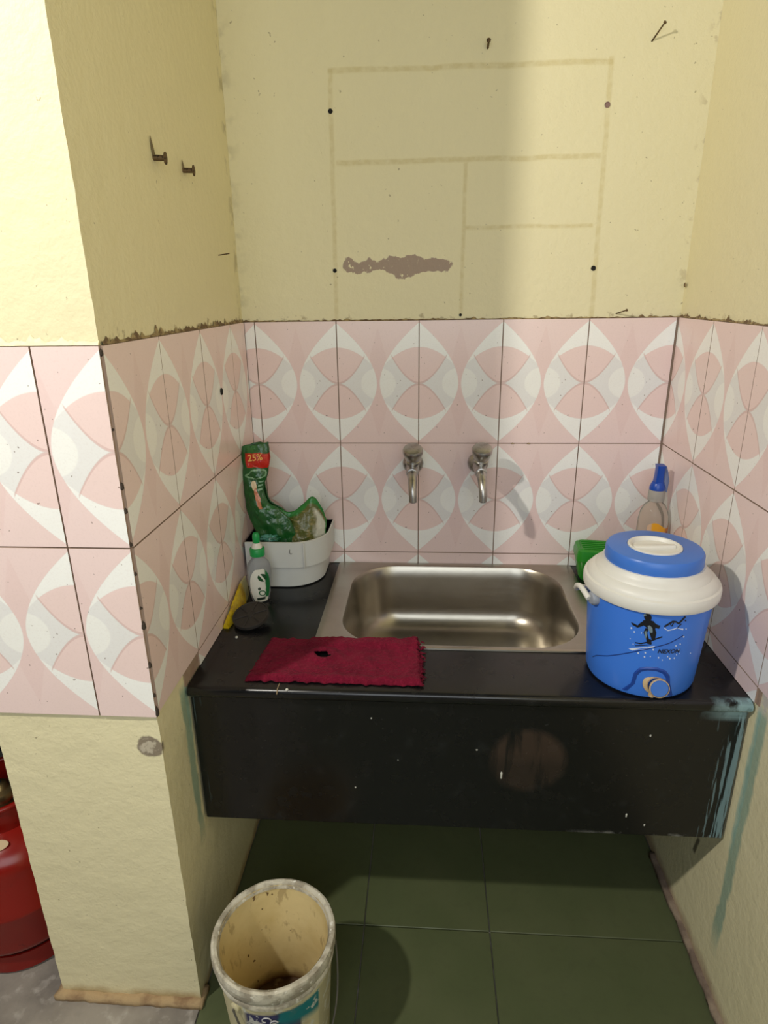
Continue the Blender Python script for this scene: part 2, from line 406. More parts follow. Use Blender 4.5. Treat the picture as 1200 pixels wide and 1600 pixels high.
# ------------------------------------------------------------------ counter with apron
CZ = ZT-.634
def granite_mat():
    m = Mat('black_granite', (.006, .006, .0065), rough=.2, spec=.5)
    x, y, z = m.coord()
    m.layer(sstep(m.noise(160, 3), .66, .74)*.35, srgb(60, 60, 60))
    m.layer(sstep(m.noise(26, 4), .58, .72)*.25, srgb(46, 48, 50))
    # limewash / paint smeared at both ends and along the front arris
    st = m.noise(12, 4, stretch=(14, 6, .9)); n = m.noise(30, 4)
    front = 1-sstep(y, -.58, -.572)
    right = sstep(x+(z-CZ)*-.05, .545, .60)*front
    m.layer(sstep(st+right*.28, .70, .78)*right*.85, srgb(132, 160, 165))
    topr = band(z, CZ-.02, .014, .016)*sstep(x+n*.05, .555, .60)*front
    m.layer(topr*sstep(n, .35, .5)*.9, srgb(150, 180, 182))
    left = (1-sstep(x, -.415, -.385))*front
    m.layer(sstep(st+left*.1, .72, .80)*left*.35, srgb(110, 135, 140))
    low = (1-sstep(z, CZ-.322, CZ-.314))*front*sstep(x, .3, .4)
    m.layer(low*sstep(n, .5, .6)*.6, srgb(165, 165, 160))
    edge = band(z, CZ-.0245, .0015, .002)*front*sstep(m.noise(20, 3), .56, .62)
    m.layer(edge*.5, srgb(140, 138, 130))
    # round dull brown disc mixed into the apron colour
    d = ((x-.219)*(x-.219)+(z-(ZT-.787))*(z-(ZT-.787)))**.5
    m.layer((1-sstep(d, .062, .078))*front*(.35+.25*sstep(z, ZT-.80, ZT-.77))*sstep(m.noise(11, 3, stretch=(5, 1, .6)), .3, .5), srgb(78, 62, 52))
    m.rough(.17+.16*m.noise(9, 4)+.25*sstep(m.noise(30, 3), .6, .75))
    return m
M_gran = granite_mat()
counter = empty('granite_counter', (0, -.3, 0)); tag(counter, 'black polished granite sink counter with a deep front apron', 'counter')
def cobj(name, bm, mat, smooth=False):
    bmesh.ops.translate(bm, verts=bm.verts, vec=(0, 0, 0)); o = obj(name, bm, mat, counter, smooth); o.location = (0, .3, 0); return o
bm = bmesh.new()
hx0, hx1, hy0, hy1 = -.185, .377, -.432, -.0185
X0, X1, Y0, Y1 = XL+.0005, XR-.0005, -.592, -.0025
for z in (CZ, CZ-.024):
    pass
o_t = [bm.verts.new(p) for p in ((X0, Y0, CZ), (X1, Y0, CZ), (X1, Y1, CZ), (X0, Y1, CZ))]
i_t = [bm.verts.new(p) for p in ((hx0, hy0, CZ), (hx1, hy0, CZ), (hx1, hy1, CZ), (hx0, hy1, CZ))]
o_b = [bm.verts.new((v.co.x, v.co.y, CZ-.024)) for v in o_t]; i_b = [bm.verts.new((v.co.x, v.co.y, CZ-.024)) for v in i_t]
fe = None
for k in range(4):
    j = (k+1) % 4
    bm.faces.new((o_t[k], o_t[j], i_t[j], i_t[k])); bm.faces.new((o_b[j], o_b[k], i_b[k], i_b[j]))
    bm.faces.new((o_t[j], o_t[k], o_b[k], o_b[j])); bm.faces.new((i_t[k], i_t[j], i_b[j], i_b[k]))
e = [e for e in bm.edges if all(abs(v.co.y-Y0) < 1e-6 for v in e.verts) and abs(e.verts[0].co.z-e.verts[1].co.z) < 1e-6]
bmesh.ops.bevel(bm, geom=e, offset=.009, segments=4, profile=.5, affect='EDGES')
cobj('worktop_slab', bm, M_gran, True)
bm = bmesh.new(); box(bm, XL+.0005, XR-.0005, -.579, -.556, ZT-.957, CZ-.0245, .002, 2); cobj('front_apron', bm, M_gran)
# chalky drips and chips stuck on the stone
M_drip = Mat('dried_white_drip', srgb(205, 205, 195), rough=.8)
for k, (x, y, z, w, h) in enumerate([(.17, -.579, -.823, .0035, .017), (.439, -.579, -.720, .003, .005), (.416, -.579, -.909, .003, .009), (.453, -.579, -.931, .0028, .005), (.121, -.579, -.765, .004, .0022), (-.08, -.579, -.700, .0025, .003), (-.115, -.579, -.865, .003, .003), (-.03, -.579, -.795, .002, .002)]):
    bm = bmesh.new(); lathe(bm, [(0, -h*.5), (w*.45, -h*.42), (w*.5, h*.1), (w*.62, h*.35), (0, h*.55)], 8, 1, .5); cobj('paint_drip', bm, M_drip, True).location = (x, y+.3, ZT+z)
bm = bmesh.new(); tube(bm, [(-.2535, -.572, CZ+.0008), (-.254, -.588, CZ+.0004), (-.2545, -.594, CZ-.008)], .0009, 6); cobj('paint_drip', bm, Mat('dull_drip', srgb(150, 130, 100), rough=.9))
bm = bmesh.new(); lathe(bm, [(0, -.001), (.003, 0), (.002, .002), (0, .0028)], 8); cobj('paint_drip', bm, M_drip, True).location = (-.236, -.588+.3, CZ-.001)

# ------------------------------------------------------------------ sink
M_steel = Mat('brushed_steel', srgb(176, 170, 158), rough=.3, metal=1)
M_steel.layer(sstep(M_steel.noise(14, 4), .45, .75)*.35, srgb(140, 132, 118)); M_steel.rough(.24+.14*M_steel.noise(20, 4, stretch=(1, 8, 8)))
M_steel.bump(M_steel.noise(90, 2, stretch=(.15, 1, 1)), .02, .001)
sink = empty('kitchen_sink', (.096, -.222, CZ)); tag(sink, 'single bowl stainless steel sink let into the black counter', 'sink')
def sobj(name, bm, mat, smooth=True):
    o = obj(name, bm, mat, sink, smooth); o.location = (-.096, .222, -CZ); return o
scx, scy = .0955, -.2215
rim = [rrect(scx, scy, .3095, .2175, .012, CZ+.0004), rrect(scx, scy, .309, .217, .012, CZ+.0035), rrect(scx, scy, .303, .211, .014, CZ+.0048), rrect(scx, scy, .294, .205, .02, CZ+.0032)]
bcx, bcy = .096, -.224
rim += [rrect(bcx, bcy, .268, .206, .115, CZ+.0028), rrect(bcx, bcy, .262, .200, .112, CZ+.0012)]
bm = bmesh.new(); loft(bm, rim, False); sobj('rim', bm, M_steel)
bowl = [rrect(bcx, bcy, .262, .200, .112, CZ+.0012), rrect(bcx, bcy, .258, .196, .110, CZ-.006), rrect(bcx, bcy, .254, .192, .106, CZ-.03), rrect(bcx, bcy, .245, .183, .100, CZ-.11)]
for k in range(1, 7):
    a = PI/2*k/6; bowl.append(rrect(bcx, bcy, .245-.055*(1-math.cos(a)), .183-.055*(1-math.cos(a)), .100-.03*(1-math.cos(a)), CZ-.11-.055*math.sin(a)))
bowl += [rrect(bcx, bcy, .10, .08, .06, CZ-.168), rrect(bcx, bcy, .042, .042, .041, CZ-.170)]
bm = bmesh.new(); loft(bm, bowl, False); sobj('bowl', bm, M_steel, 'all')
bm = bmesh.new(); lathe(bm, [(.044, .0), (.043, .002), (.036, .001), (.034, -.012), (.012, -.014), (.010, -.010), (0, -.010)], 32, M=Matrix.Translation((bcx, bcy, CZ-.170))); sobj('drain', bm, M_steel)

# ------------------------------------------------------------------ taps
M_chrome = Mat('worn_chrome', srgb(182, 180, 176), rough=.22, metal=1)
M_chrome.layer(sstep(M_chrome.noise(60, 4), .48, .7)*.45, srgb(120, 114, 106)); M_chrome.rough(.24+.2*M_chrome.noise(45, 3))
def make_tap(x, z, dx, label):
    t = empty('wall_tap', (x, 0, z)); tag(t, label, 'tap', 'wall taps above the sink')
    R90 = Matrix.Rotation(PI/2, 4, 'X')           # local z -> -y
    bm = bmesh.new(); lathe(bm, [(.0265, .0), (.0265, .004), (.023, .010), (.016, .014), (.0135, .015)], 32, M=R90); obj('flange', bm, M_chrome, t, True, loc=(0, -.002, 0))
    bm = bmesh.new(); lathe(bm, [(.0135, .0), (.0135, .03), (.0165, .034), (.0165, .046), (.0145, .05), (.0150, .085), (.0125, .095), (0, .097)], 28, M=R90); obj('body', bm, M_chrome, t, True, loc=(0, -.012, 0))
    d = Matrix.Translation((dx*.5, -.070, .006)) @ Matrix.Rotation(math.radians(24), 4, 'X')
    bm = bmesh.new(); lathe(bm, [(.0135, 0), (.0135, .014), (.0185, .018), (.0175, .023), (.012, .026), (.010, .030)], 28, M=d); obj('bonnet', bm, M_chrome, t, True)
    bm = bmesh.new(); lathe(bm, [(.0, .026), (.017, .027), (.0195, .031), (.0245, .047), (.0248, .054), (.0225, .0585), (.016, .0605), (0, .061)], 32, M=d); h = obj('handle', bm, M_chrome, t, True)
    bm = bmesh.new(); pts = []
    for k in range(9):
        s = k/8; pts.append((dx*s, -.094-.052*math.sin(s*PI/2), -.002-.044*(1-math.cos(s*PI/2))))
    pts.append((dx, -.1465, -.058))
    tube(bm, pts, [.0125, .0125, .012, .0115, .011, .0105, .0102, .010, .010, .0098], 20)
    obj('spout', bm, M_chrome, t, True)
    bm = bmesh.new(); lathe(bm, [(0, 0), (.0075, 0), (.0075, .001), (.0, .001)], 16); obj('outlet', bm, M_hole, t, loc=(dx, -.1465, -.0592))
make_tap(-.014, ZT-.352, .003, 'worn chrome wall tap on the left, nearer the white tray')
make_tap(.1515, ZT-.350, .003, 'worn chrome wall tap on the right, its shadow falling on the tiles')

# ------------------------------------------------------------------ cloth
def make_cloth():
    m = Mat('maroon_terry', srgb(112, 20, 44), rough=.95, spec=.1)
    m.b.inputs['Sheen Weight'].default_value = .08; m.b.inputs['Sheen Tint'].default_value = (.9, .35, .45, 1)
    m.layer(sstep(m.noise(16, 4), .45, .65)*.6, srgb(84, 12, 32)); m.layer(sstep(m.noise(160, 3), .5, .7)*.5, srgb(136, 32, 58))
    m.bump(m.noise(320, 3)+m.noise(120, 2), .9, .004)
    nx, ny = 150, 84
    c = [Vector((-.322, -.568, 0)), Vector((.019, -.572, 0)), Vector((.008, -.412, 0)), Vector((-.306, -.410, 0))]
    bm = bmesh.new(); g = []
    for j in range(ny+1):
        row = []
        for i in range(nx+1):
            u, v = i/nx, j/ny
            p = (c[0]*(1-u)+c[1]*u)*(1-v)+(c[3]*(1-u)+c[2]*u)*v
            eu = min(u, 1-u); ev = min(v, 1-v)
            ex = noise.noise(Vector((v*26, 3, 0)))*.006+noise.noise(Vector((v*70, 3, 0)))*.004
            if u > .5: ex *= 2.0
            p.x += ex*max(0, 1-eu/.06); p.y += (noise.noise(Vector((u*30, 8, 0)))*.005)*max(0, 1-ev/.08)
            hump = .006+.004*noise.noise(p*18)+.0035*noise.noise(p*45)+.0016*noise.noise(p*140)
            hump += .005*math.exp(-((v-.08)/.06)**2)+.004*math.exp(-((u-.97)/.03)**2)
            dh = math.hypot((u-.395)/.055, (v-.56)/.10); hump += .005*math.exp(-((dh-1.2)/.5)**2)
            hump *= min(1, .25+min(eu*nx, ev*ny)*.25)
            base = .0052 if p.y > -.447 and p.x > -.222 else .0
            tr = max(0, min(1, (p.y+.452)/.012))*max(0, min(1, (p.x+.226)/.012)); base = .0055*tr
            row.append(bm.verts.new((p.x, p.y, CZ+.0012+base+max(hump, .001))))
        g.append(row)
    for j in range(ny):
        for i in range(nx):
            u, v = (i+.5)/nx, (j+.5)/ny
            if math.hypot((u-.395-.012*math.sin(v*40))/.046, (v-.56)/.075) < 1: continue
            if u > .985 and noise.noise(Vector((v*60, 1, 2))) > .1: continue
            bm.faces.new((g[j][i], g[j][i+1], g[j+1][i+1], g[j+1][i]))
    for v in [v for v in bm.verts if not v.link_faces]: bm.verts.remove(v)
    o = obj('cleaning_cloth', bm, m, smooth='all')
    sl = o.modifiers.new('thick', 'SOLIDIFY'); sl.thickness = .0012; sl.offset = -1
    tag(o, 'maroon towelling cleaning cloth with a hole, spread at the counter edge', 'cloth')
    # loose threads of the frayed right edge
    bm = bmesh.new()
    for k in range(26):
        y = -.566+.15*random.random(); x = .010+.004*random.random(); a = random.uniform(-.9, .9); L = random.uniform(.006, .013)
        pts = [(x+L*t*math.cos(a), y+L*t*math.sin(a)+.002*math.sin(t*3), CZ+.004+(.004*(1-t)) if y < -.45 else CZ+.009) for t in (0, .35, .7, 1)]
        tube(bm, pts, [.0016, .0015, .0013, .0008], 5)
    f = obj('frayed_edge', bm, m, o, smooth='all'); f['kind'] = 'stuff'
make_cloth()

# ------------------------------------------------------------------ water jug
def make_jug():
    jx, jy = .432, -.4945
    jug = empty('water_jug', (jx, jy, CZ+.0006)); tag(jug, 'blue and white insulated water jug with a front spigot', 'water jug')
    blue = Mat('blue_plastic', srgb(62, 124, 226), rough=.32, spec=.5); blue.layer(sstep(blue.noise(9, 4), .5, .8)*.2, srgb(74, 130, 222))
    blue.layer(sstep(blue.noise(140, 2), .74, .77)*.5, srgb(120, 150, 220)); blue.bump(blue.noise(30, 2), .03, .002)
    blue2 = Mat('blue_lid_plastic', srgb(62, 118, 208), rough=.35); blue2.layer(sstep(blue2.noise(30, 4), .5, .75)*.25, srgb(90, 130, 195))
    white = Mat('white_plastic', srgb(228, 226, 218), rough=.4); white.layer(sstep(white.noise(20, 4), .5, .8)*.2, srgb(205, 200, 188))
    black = Mat('print_black', (.008, .009, .012), rough=.4); wp = Mat('print_white', srgb(215, 225, 240), rough=.4)
    navy = Mat('print_navy', srgb(18, 44, 110), rough=.4); tan = Mat('spigot_tan', srgb(196, 170, 130), rough=.5); tan.layer(sstep(tan.noise(70, 3), .5, .65), srgb(150, 120, 90))
    Rb = lambda h: .0965+.0115*min(1, h/.17)
    bm = bmesh.new(); lathe(bm, [(0, .004), (.080, .004), (.084, .0), (.088, .0005), (.0945, .004), (.0975, .012), (Rb(.05), .05), (Rb(.1), .1), (Rb(.15), .15), (Rb(.182), .182)], 72); obj('body', bm, blue, jug, True)
    bm = bmesh.new(); lathe(bm, [(.106, .180), (.1155, .1795), (.1175, .183), (.1178, .196), (.1160, .2010), (.1120, .2030), (.1115, .2055), (.1085, .2100), (.1020, .2160), (.0985, .2170), (.0975, .2195), (.0925, .2235), (.0895, .2275), (.087, .234), (.060, .236)], 72); obj('shoulder', bm, white, jug, True)
    bm = bmesh.new(); lathe(bm, [(.080, .2325), (.083, .233), (.084, .236), (.0835, .2535), (.081, .2575), (.075, .2592), (.050, .2578), (.0475, .2590), (.0465, .2575), (.044, .2480), (0, .2475)], 72); lid = obj('lid', bm, blue2, jug, True)
    bm = bmesh.new(); lathe(bm, [(.0465, .2565), (.0462, .2602), (.0435, .2612), (.041, .2602), (.038, .2545), (.020, .2520), (0, .2520)], 48); obj('lid_inset', bm, white, lid, True)
    bm = bmesh.new(); box(bm, -.038, .038, -.006, .006, .250, .2600, .003, 3); obj('lid_grip', bm, white, lid, True, rot=(0, 0, .1))
    # bail handle, folded down behind, with round pivots
    for s in (-1, 1):
        a = math.radians(196 if s < 0 else 16)
        M = Matrix.Translation((Rb(.17)*math.cos(a), Rb(.17)*math.sin(a), .168)) @ Matrix.Rotation(a, 4, 'Z') @ Matrix.Rotation(PI/2, 4, 'Y')
        bm = bmesh.new(); lathe(bm, [(.013, -.004), (.013, .006), (.010, .010), (0, .011)], 20, M=M); obj('handle_pivot', bm, Mat('grey_plastic', srgb(150, 155, 165), rough=.45), jug, True)
    bm = bmesh.new(); pts = []
    for k in range(29):
        t = k/28; a = math.radians(196-180*t); rr = .121+.012*math.sin(PI*t)
        pts.append((rr*math.cos(a), rr*math.sin(a), .168+.012*math.sin(PI*min(1, t*5))-.05*math.sin(PI*t)**2))
    tube(bm, pts, .0052, 10); obj('handle', bm, white, jug, True)
    # everything printed or moulded on the front is wrapped on the barrel: (s, h) = arc length right of straight front, height
    def wrap(s, h, off): r = Rb(h)+off; a = -PI/2+s/Rb(h); return (r*math.cos(a), r*math.sin(a), h)
    def px(X, Y):                       # readings off the photograph of the printed face -> (s, h)
        x = 960+X/8.571; y = 940+Y/8.571; h = .1-(y-1021)/775; return ((x-(1028+116*(h-.05)))/915, h)
    def decal(name, polys, mat, off=.0006, parent=jug):
        bm = bmesh.new()
        for p in polys:
            q = [px(*t) for t in p]
            bm.faces.new([bm.verts.new(wrap(s, h, off)) for s, h in q])
        bmesh.ops.triangulate(bm, faces=bm.faces)
        r = bmesh.ops.extrude_face_region(bm, geom=bm.faces)
        for v in [g for g in r['geom'] if isinstance(g, bmesh.types.BMVert)]: v.co.x *= 1-.0008/.1; v.co.y *= 1-.0008/.1
        return obj(name, bm, mat, parent)
    def line(pts, w):
        out = []
        fine = []
        for (x0, y0), (x1, y1) in zip(pts, pts[1:]):
            k = max(1, int(math.hypot(x1-x0, y1-y0)/45)); fine += [(x0+(x1-x0)*i/k, y0+(y1-y0)*i/k) for i in range(k)]
        fine.append(pts[-1])
        for (x0, y0), (x1, y1) in zip(fine, fine[1:]):
            d = math.hypot(x1-x0, y1-y0); nx, ny = -(y1-y0)/d*w/2, (x1-x0)/d*w/2
            out.append([(x0+nx, y0+ny), (x1+nx, y1+ny), (x1-nx, y1-ny), (x0-nx, y0-ny)])
        return out
    def blob(x, y, r, n=8): return [(x+r*math.cos(2*PI*k/n), y+r*math.sin(2*PI*k/n)) for k in range(n)]
    sk = decal('skier_print', [blob(428, 235, 48, 12), [(370, 285), (430, 265), (500, 275), (530, 330), (520, 380), (440, 390), (380, 350)],
                          [(375, 290), (330, 330), (300, 365), (250, 350), (215, 345), (235, 375), (300, 395), (345, 370), (400, 335)],
                          [(500, 285), (545, 315), (582, 325), (570, 365), (535, 362), (495, 330)],
                          [(400, 380), (440, 385), (420, 440), (445, 520), (410, 530), (375, 440)], [(450, 380), (520, 375), (535, 420), (500, 480), (520, 520), (480, 525), (455, 450)],
                          [(410, 520), (470, 520), (480, 580), (420, 580)]]+line([(270, 598), (340, 595), (430, 560), (530, 505), (612, 468)], 15)+line([(270, 640), (470, 585)], 8), black)
    decal('skier_highlight', [[(425, 345), (455, 335), (485, 365), (490, 420), (465, 430), (440, 400)], [(385, 430), (410, 410), (420, 470), (405, 520)], [(370, 215), (390, 195), (420, 205), (385, 225)]], Mat('print_grey', srgb(120, 140, 150), rough=.4), .0010)
    decal('mountain_print', line([(635, 335), (700, 290), (745, 262), (790, 270), (820, 295), (870, 250), (915, 208)], 20)+line([(700, 290), (730, 325), (760, 270)], 10)+line([(800, 355), (860, 300)], 10)+[blob(918, 262, 10)], black)
    decal('slope_print', line([(-440, 1075), (-340, 1005), (-250, 965), (-130, 915), (0, 850), (150, 775), (330, 690), (520, 615), (700, 555), (900, 460)], 9), navy)
    decal('snow_print', [[(185, 700), (330, 650), (520, 598), (500, 620), (360, 670), (230, 712)]]+[blob(x, y, random.uniform(6, 12), 7) for x, y in ((220, 420), (258, 460), (350, 455), (205, 565), (245, 625), (500, 652), (400, 708), (465, 748), (390, 765), (310, 730), (570, 755), (690, 738), (785, 765), (815, 720), (855, 705), (850, 655), (800, 595), (860, 575), (905, 480), (935, 378), (880, 375), (720, 765), (620, 785), (1050, 740))]+line([(630, 350), (680, 385), (760, 365), (800, 350), (890, 380)], 9), wp)['kind'] = 'stuff'
    me = text_mesh('NEXON', .0115, shear=.2, offset=.0003)
    bm = bmesh.new(); bm.from_mesh(me); s0, h0 = px(700, 690)
    for v in bm.verts: v.co = Vector(wrap(s0+v.co.x*.92, h0+v.co.y, .0008))
    obj('brand_lettering', bm, black, jug)
    # moulded arch around the spigot, standing a little proud, and the recess floor inside it
    def arch(off, sc_):
        P = [(95, 1285), (215, 1165), (255, 1010), (320, 930), (420, 892), (560, 890), (670, 930), (730, 1010), (740, 1120), (790, 1300)]
        return P
    P = arch(0, 1); bm = bmesh.new(); vin = []; rings = []
    for i, (X, Y) in enumerate(P):
        s, h = px(X, Y); cx_, ch_ = px(470, 1150)
        o1 = bm.verts.new(wrap(s, h, .0005)); k = .80
        m1 = bm.verts.new(wrap(cx_+(s-cx_)*.95, ch_+(h-ch_)*.93 if h > ch_ else h, .0022)); i1 = bm.verts.new(wrap(cx_+(s-cx_)*k, ch_+(h-ch_)*k if h > ch_ else h, .0005))
        rings.append((o1, m1, i1))
    for a, b in zip(rings, rings[1:]):
        bm.faces.new((a[0], b[0], b[1], a[1])); bm.faces.new((a[1], b[1], b[2], a[2]))
    dk = Mat('blue_recess', srgb(26, 70, 160), rough=.4); obj('spigot_arch', bm, dk, jug, True)
    s, h = px(560, 1150); a = -PI/2+s/Rb(h)-.05; bx, by, bz = wrap(s, h, -.002)
    B = Matrix.Translation((bx, by, bz)) @ Matrix.Rotation(a, 4, 'Z') @ Matrix.Rotation(math.radians(78), 4, 'Y')
    bm = bmesh.new(); lathe(bm, [(.019, 0), (.019, .003), (.016, .005), (.013, .006), (.013, .011)], 28, M=Matrix.Translation((-.006, 0, .004)) @ B); sp = obj('spigot', bm, tan, jug, True)
    bm = bmesh.new(); lathe(bm, [(.0135, .008), (.0155, .009), (.0165, .014), (.0150, .0165), (0, .0170)], 28, M=B); bt = obj('button', bm, blue2, sp, True)
    bm = bmesh.new()
    for k in range(24): pass
    lathe(bm, [(.0150, .0145), (.0172, .0140), (.0172, .0165), (.0155, .0172)], 28, M=B); obj('button_ring', bm, tan, sp, True)
    bm = bmesh.new(); tube(bm, [Vector((bx-.006, by, bz-.006))+Vector((math.cos(a), math.sin(a), 0))*.006, Vector((bx-.010, by, bz-.019))+Vector((math.cos(a), math.sin(a), 0))*.006], [.006, .005], 14); obj('nozzle', bm, tan, sp, True)
make_jug()

# ------------------------------------------------------------------ white tray with the green pouch
M_wt = Mat('white_tray_plastic', srgb(214, 216, 212), rough=.45); M_wt.layer(sstep(M_wt.noise(18, 4), .5, .8)*.25, srgb(190, 190, 180))
def tray_outline(g, z):
    """straight front, big rounded front right corner, straight back; g grows it outwards"""
    x0, x1, y0, y1, r = -.4185, -.236+g, -.168-g, -.012, .085
    pts = [(x0, y1, z), (x0, y0, z)]
    n = 14
    for k in range(n+1):
        a = -PI/2+PI/2*k/n
        pts.append((x1-r+r*math.cos(a), y0+r+r*math.sin(a), z))
    pts.append((x1, y1, z)); return pts
tray = empty('plastic_tray', (-.33, -.09, CZ)); tag(tray, 'white plastic corner tray with a wide rim band, left of the sink', 'tray')
def trobj(name, bm, mat, smooth=True, parent=tray):
    o = obj(name, bm, mat, parent, smooth); o.location = (.33, .09, -CZ) if parent is tray else (0, 0, 0); return o
bm = bmesh.new(); loft(bm, [tray_outline(-.010, CZ), tray_outline(-.005, CZ+.004), tray_outline(-.003, CZ+.066), tray_outline(-.007, CZ+.066), tray_outline(-.009, CZ+.008)], True, True); trobj('base', bm, M_wt)
bm = bmesh.new(); loft(bm, [tray_outline(-.002, CZ+.062), tray_outline(.011, CZ+.062), tray_outline(.013, CZ+.128), tray_outline(.0095, CZ+.129), tray_outline(.007, CZ+.068)], False); rimb = trobj('rim_band', bm, M_wt)
bm = bmesh.new(); box(bm, -.276, -.2725, -.1835, -.179, CZ+.062, CZ+.128, .001, 1); trobj('seam_strip', bm, M_wt)
bm = bmesh.new(); tube(bm, [(-.308, -.1825, CZ+.112), (-.309, -.1835, CZ+.104), (-.306, -.1835, CZ+.100), (-.303, -.1825, CZ+.102)], .0009, 6); trobj('scratch', bm, Mat('grey_scratch', srgb(130, 130, 125), rough=.7))

def make_pouch():
    g = Mat('green_pouch_film', srgb(20, 84, 32), rough=.28, spec=.6)
    u, v, _ = g.coord('UV')                     # u across, v 0 at the top of the pouch, 1 at its foot
    n = g.noise(35, 4)
    g.layer(sstep(n, .5, .7)*.6, srgb(12, 60, 26)); g.layer(sstep(g.noise(22, 3), .56, .7)*.4, srgb(74, 140, 74))
    vv = v-.03*u
    g.layer(band(vv, .105, .052, .006)*sstep(u, .14, .17), srgb(196, 36, 22))
    lab = ((u-.55)/.42)**2.0+((v-.245)/.05)**2.0
    g.layer(band(lab, .85, .16, .1)*.6, srgb(150, 190, 150))
    hand = ((u-.52-(v-.40)*.6)/.13)**2.0+((v-.36)/.045)**2.0
    g.layer(1-sstep(hand, .8, 1.1), srgb(225, 205, 170))
    arm = ((u-.62-(v-.46)*.5)/.10)**2.0+((v-.46)/.085)**2.0
    g.layer(1-sstep(arm, .7, 1.1), srgb(205, 130, 95))
    g.layer(band(u-.82, 0, .10, .02)*(band(v, .33, .006, .004)+band(v, .365, .006, .004)+band(v, .40, .006, .004)).clamp()*.6, srgb(170, 210, 180))
    g.bump(g.noise(28, 4, stretch=(1, 1, .6)), .7, .012)
    pouch = empty('detergent_pouch', (-.36, -.08, CZ+.08)); tag(pouch, 'crumpled green plastic pouch with a red top band, stuffed in the white tray', 'pouch')
    def sheet(rows, mat, name, nu=24, sub=7, thick=.003, wr=.006):
        bm = bmesh.new(); uvl = bm.loops.layers.uv.new('UVMap'); grid = []
        R = len(rows); N = (R-1)*sub
        def cat(k, t, side):
            p = [Vector(rows[max(0, min(R-1, k+d))][side]) for d in (-1, 0, 1, 2)]
            return .5*((2*p[1])+(p[2]-p[0])*t+(2*p[0]-5*p[1]+4*p[2]-p[3])*t*t+(3*p[1]-p[0]-3*p[2]+p[3])*t**3)
        for i in range(N+1):
            k, t = min(i//sub, R-2), (i-min(i//sub, R-2)*sub)/sub
            a, b = cat(k, t, 0), cat(k, t, 1); row = []
            for j in range(nu+1):
                s = j/nu; p = a.lerp(b, s)
                p.y -= rows[k][2]*(1-t)*math.sin(PI*s)+rows[min(k+1, R-1)][2]*t*math.sin(PI*s)
                d = noise.noise_vector(p*42+Vector((3, 1, 7)))+.5*noise.noise_vector(p*95); p = p+d*wr*(.35+.65*math.sin(PI*s))
                row.append((bm.verts.new(p), (s, i/N)))
            grid.append(row)
        for r0, r1 in zip(grid, grid[1:]):
            for j in range(nu):
                q = (r0[j], r0[j+1], r1[j+1], r1[j]); f = bm.faces.new([c[0] for c in q])
                for lp, c in zip(f.loops, q): lp[uvl].uv = c[1]
        o = obj(name, bm, mat, pouch, 'all'); o.location = (.36, .08, -CZ-.08)
        s = o.modifiers.new('film', 'SOLIDIFY'); s.thickness = thick; s.offset = 1
        return o
    Z = ZT
    rows = [((-.4215, -.118, Z-.281), (-.361, -.118, Z-.272), .002), ((-.4215, -.120, Z-.325), (-.359, -.122, Z-.314), .008), ((-.4220, -.122, Z-.355), (-.365, -.124, Z-.345), .010),
            ((-.4220, -.124, Z-.385), (-.374, -.126, Z-.373), .012), ((-.4190, -.128, Z-.430), (-.367, -.130, Z-.416), .013), ((-.409, -.132, Z-.468), (-.336, -.132, Z-.438), .013),
            ((-.389, -.136, Z-.515), (-.313, -.134, Z-.464), .010), ((-.375, -.138, Z-.550), (-.300, -.134, Z-.510), .006), ((-.355, -.132, Z-.60), (-.295, -.125, Z-.575), .003)]
    front = sheet(rows, g, 'front_film', thick=.004)
    rb = [(tuple(Vector(a)+Vector((.004, .018, -.002))), tuple(Vector(b)+Vector((-.002, .018, -.002))), -.006) for a, b, c in rows]
    sheet(rb, g, 'back_film', thick=.003)
    # torn mouth of the pouch opening to the right: olive inside, white lining near its edge
    ol = Mat('pouch_lining', srgb(96, 96, 42), rough=.3, spec=.6); u, v, _ = ol.coord('UV')
    n = ol.noise(30, 4)
    ol.layer(sstep(n, .45, .65)*.7, srgb(60, 84, 30)); ol.layer(sstep(ol.noise(50, 3, stretch=(1, 1, 3)), .55, .65)*.6, srgb(160, 140, 90))
    ol.layer(sstep(v+(n-.5)*.3, .66, .74)*sstep(u, .18, .26), srgb(205, 205, 190))
    ol.layer((1-sstep(u+(n-.5)*.05, .10, .15)), srgb(26, 120, 44)); ol.layer(sstep(v, .93, .96)*(1-sstep(u, .75, .85)), srgb(30, 124, 46))
    ol.layer(sstep(u-(v*.9), .52, .56)*(1-sstep(u-(v*.9), .60, .64))*.8, srgb(200, 180, 130)); ol.layer(sstep(u-v*.9, .62, .66)*.9, srgb(30, 96, 42))
    ol.bump(ol.noise(40, 4), .6, .010)
    fl = [((-.352, -.118, Z-.432), (-.350, -.136, Z-.545), .0), ((-.325, -.116, Z-.448), (-.325, -.140, Z-.548), .004), ((-.305, -.114, Z-.447), (-.300, -.142, Z-.548), .008),
          ((-.280, -.108, Z-.428), (-.280, -.140, Z-.542), .010), ((-.260, -.104, Z-.412), (-.262, -.132, Z-.536), .008), ((-.241, -.098, Z-.442), (-.246, -.115, Z-.530), .003), ((-.2320, -.092, Z-.478), (-.2340, -.098, Z-.520), .0)]
    sheet(fl, ol, 'torn_mouth', thick=.003, wr=.0035)
    # lettering on the red band
    me = text_mesh('25%', .022, shear=.1, offset=.0004); bm = bmesh.new(); bm.from_mesh(me)
    bmesh.ops.transform(bm, matrix=Matrix.Translation((-.3870, -.1395, Z-.3115)) @ Matrix.Rotation(.12, 4, 'Y').inverted() @ Matrix.Rotation(PI/2-.1, 4, 'X'), verts=bm.verts)
    t = obj('lettering', bm, Mat('print_yellow', srgb(232, 176, 90), rough=.4), pouch); t.location = (.36, .08, -CZ-.08)
make_pouch()

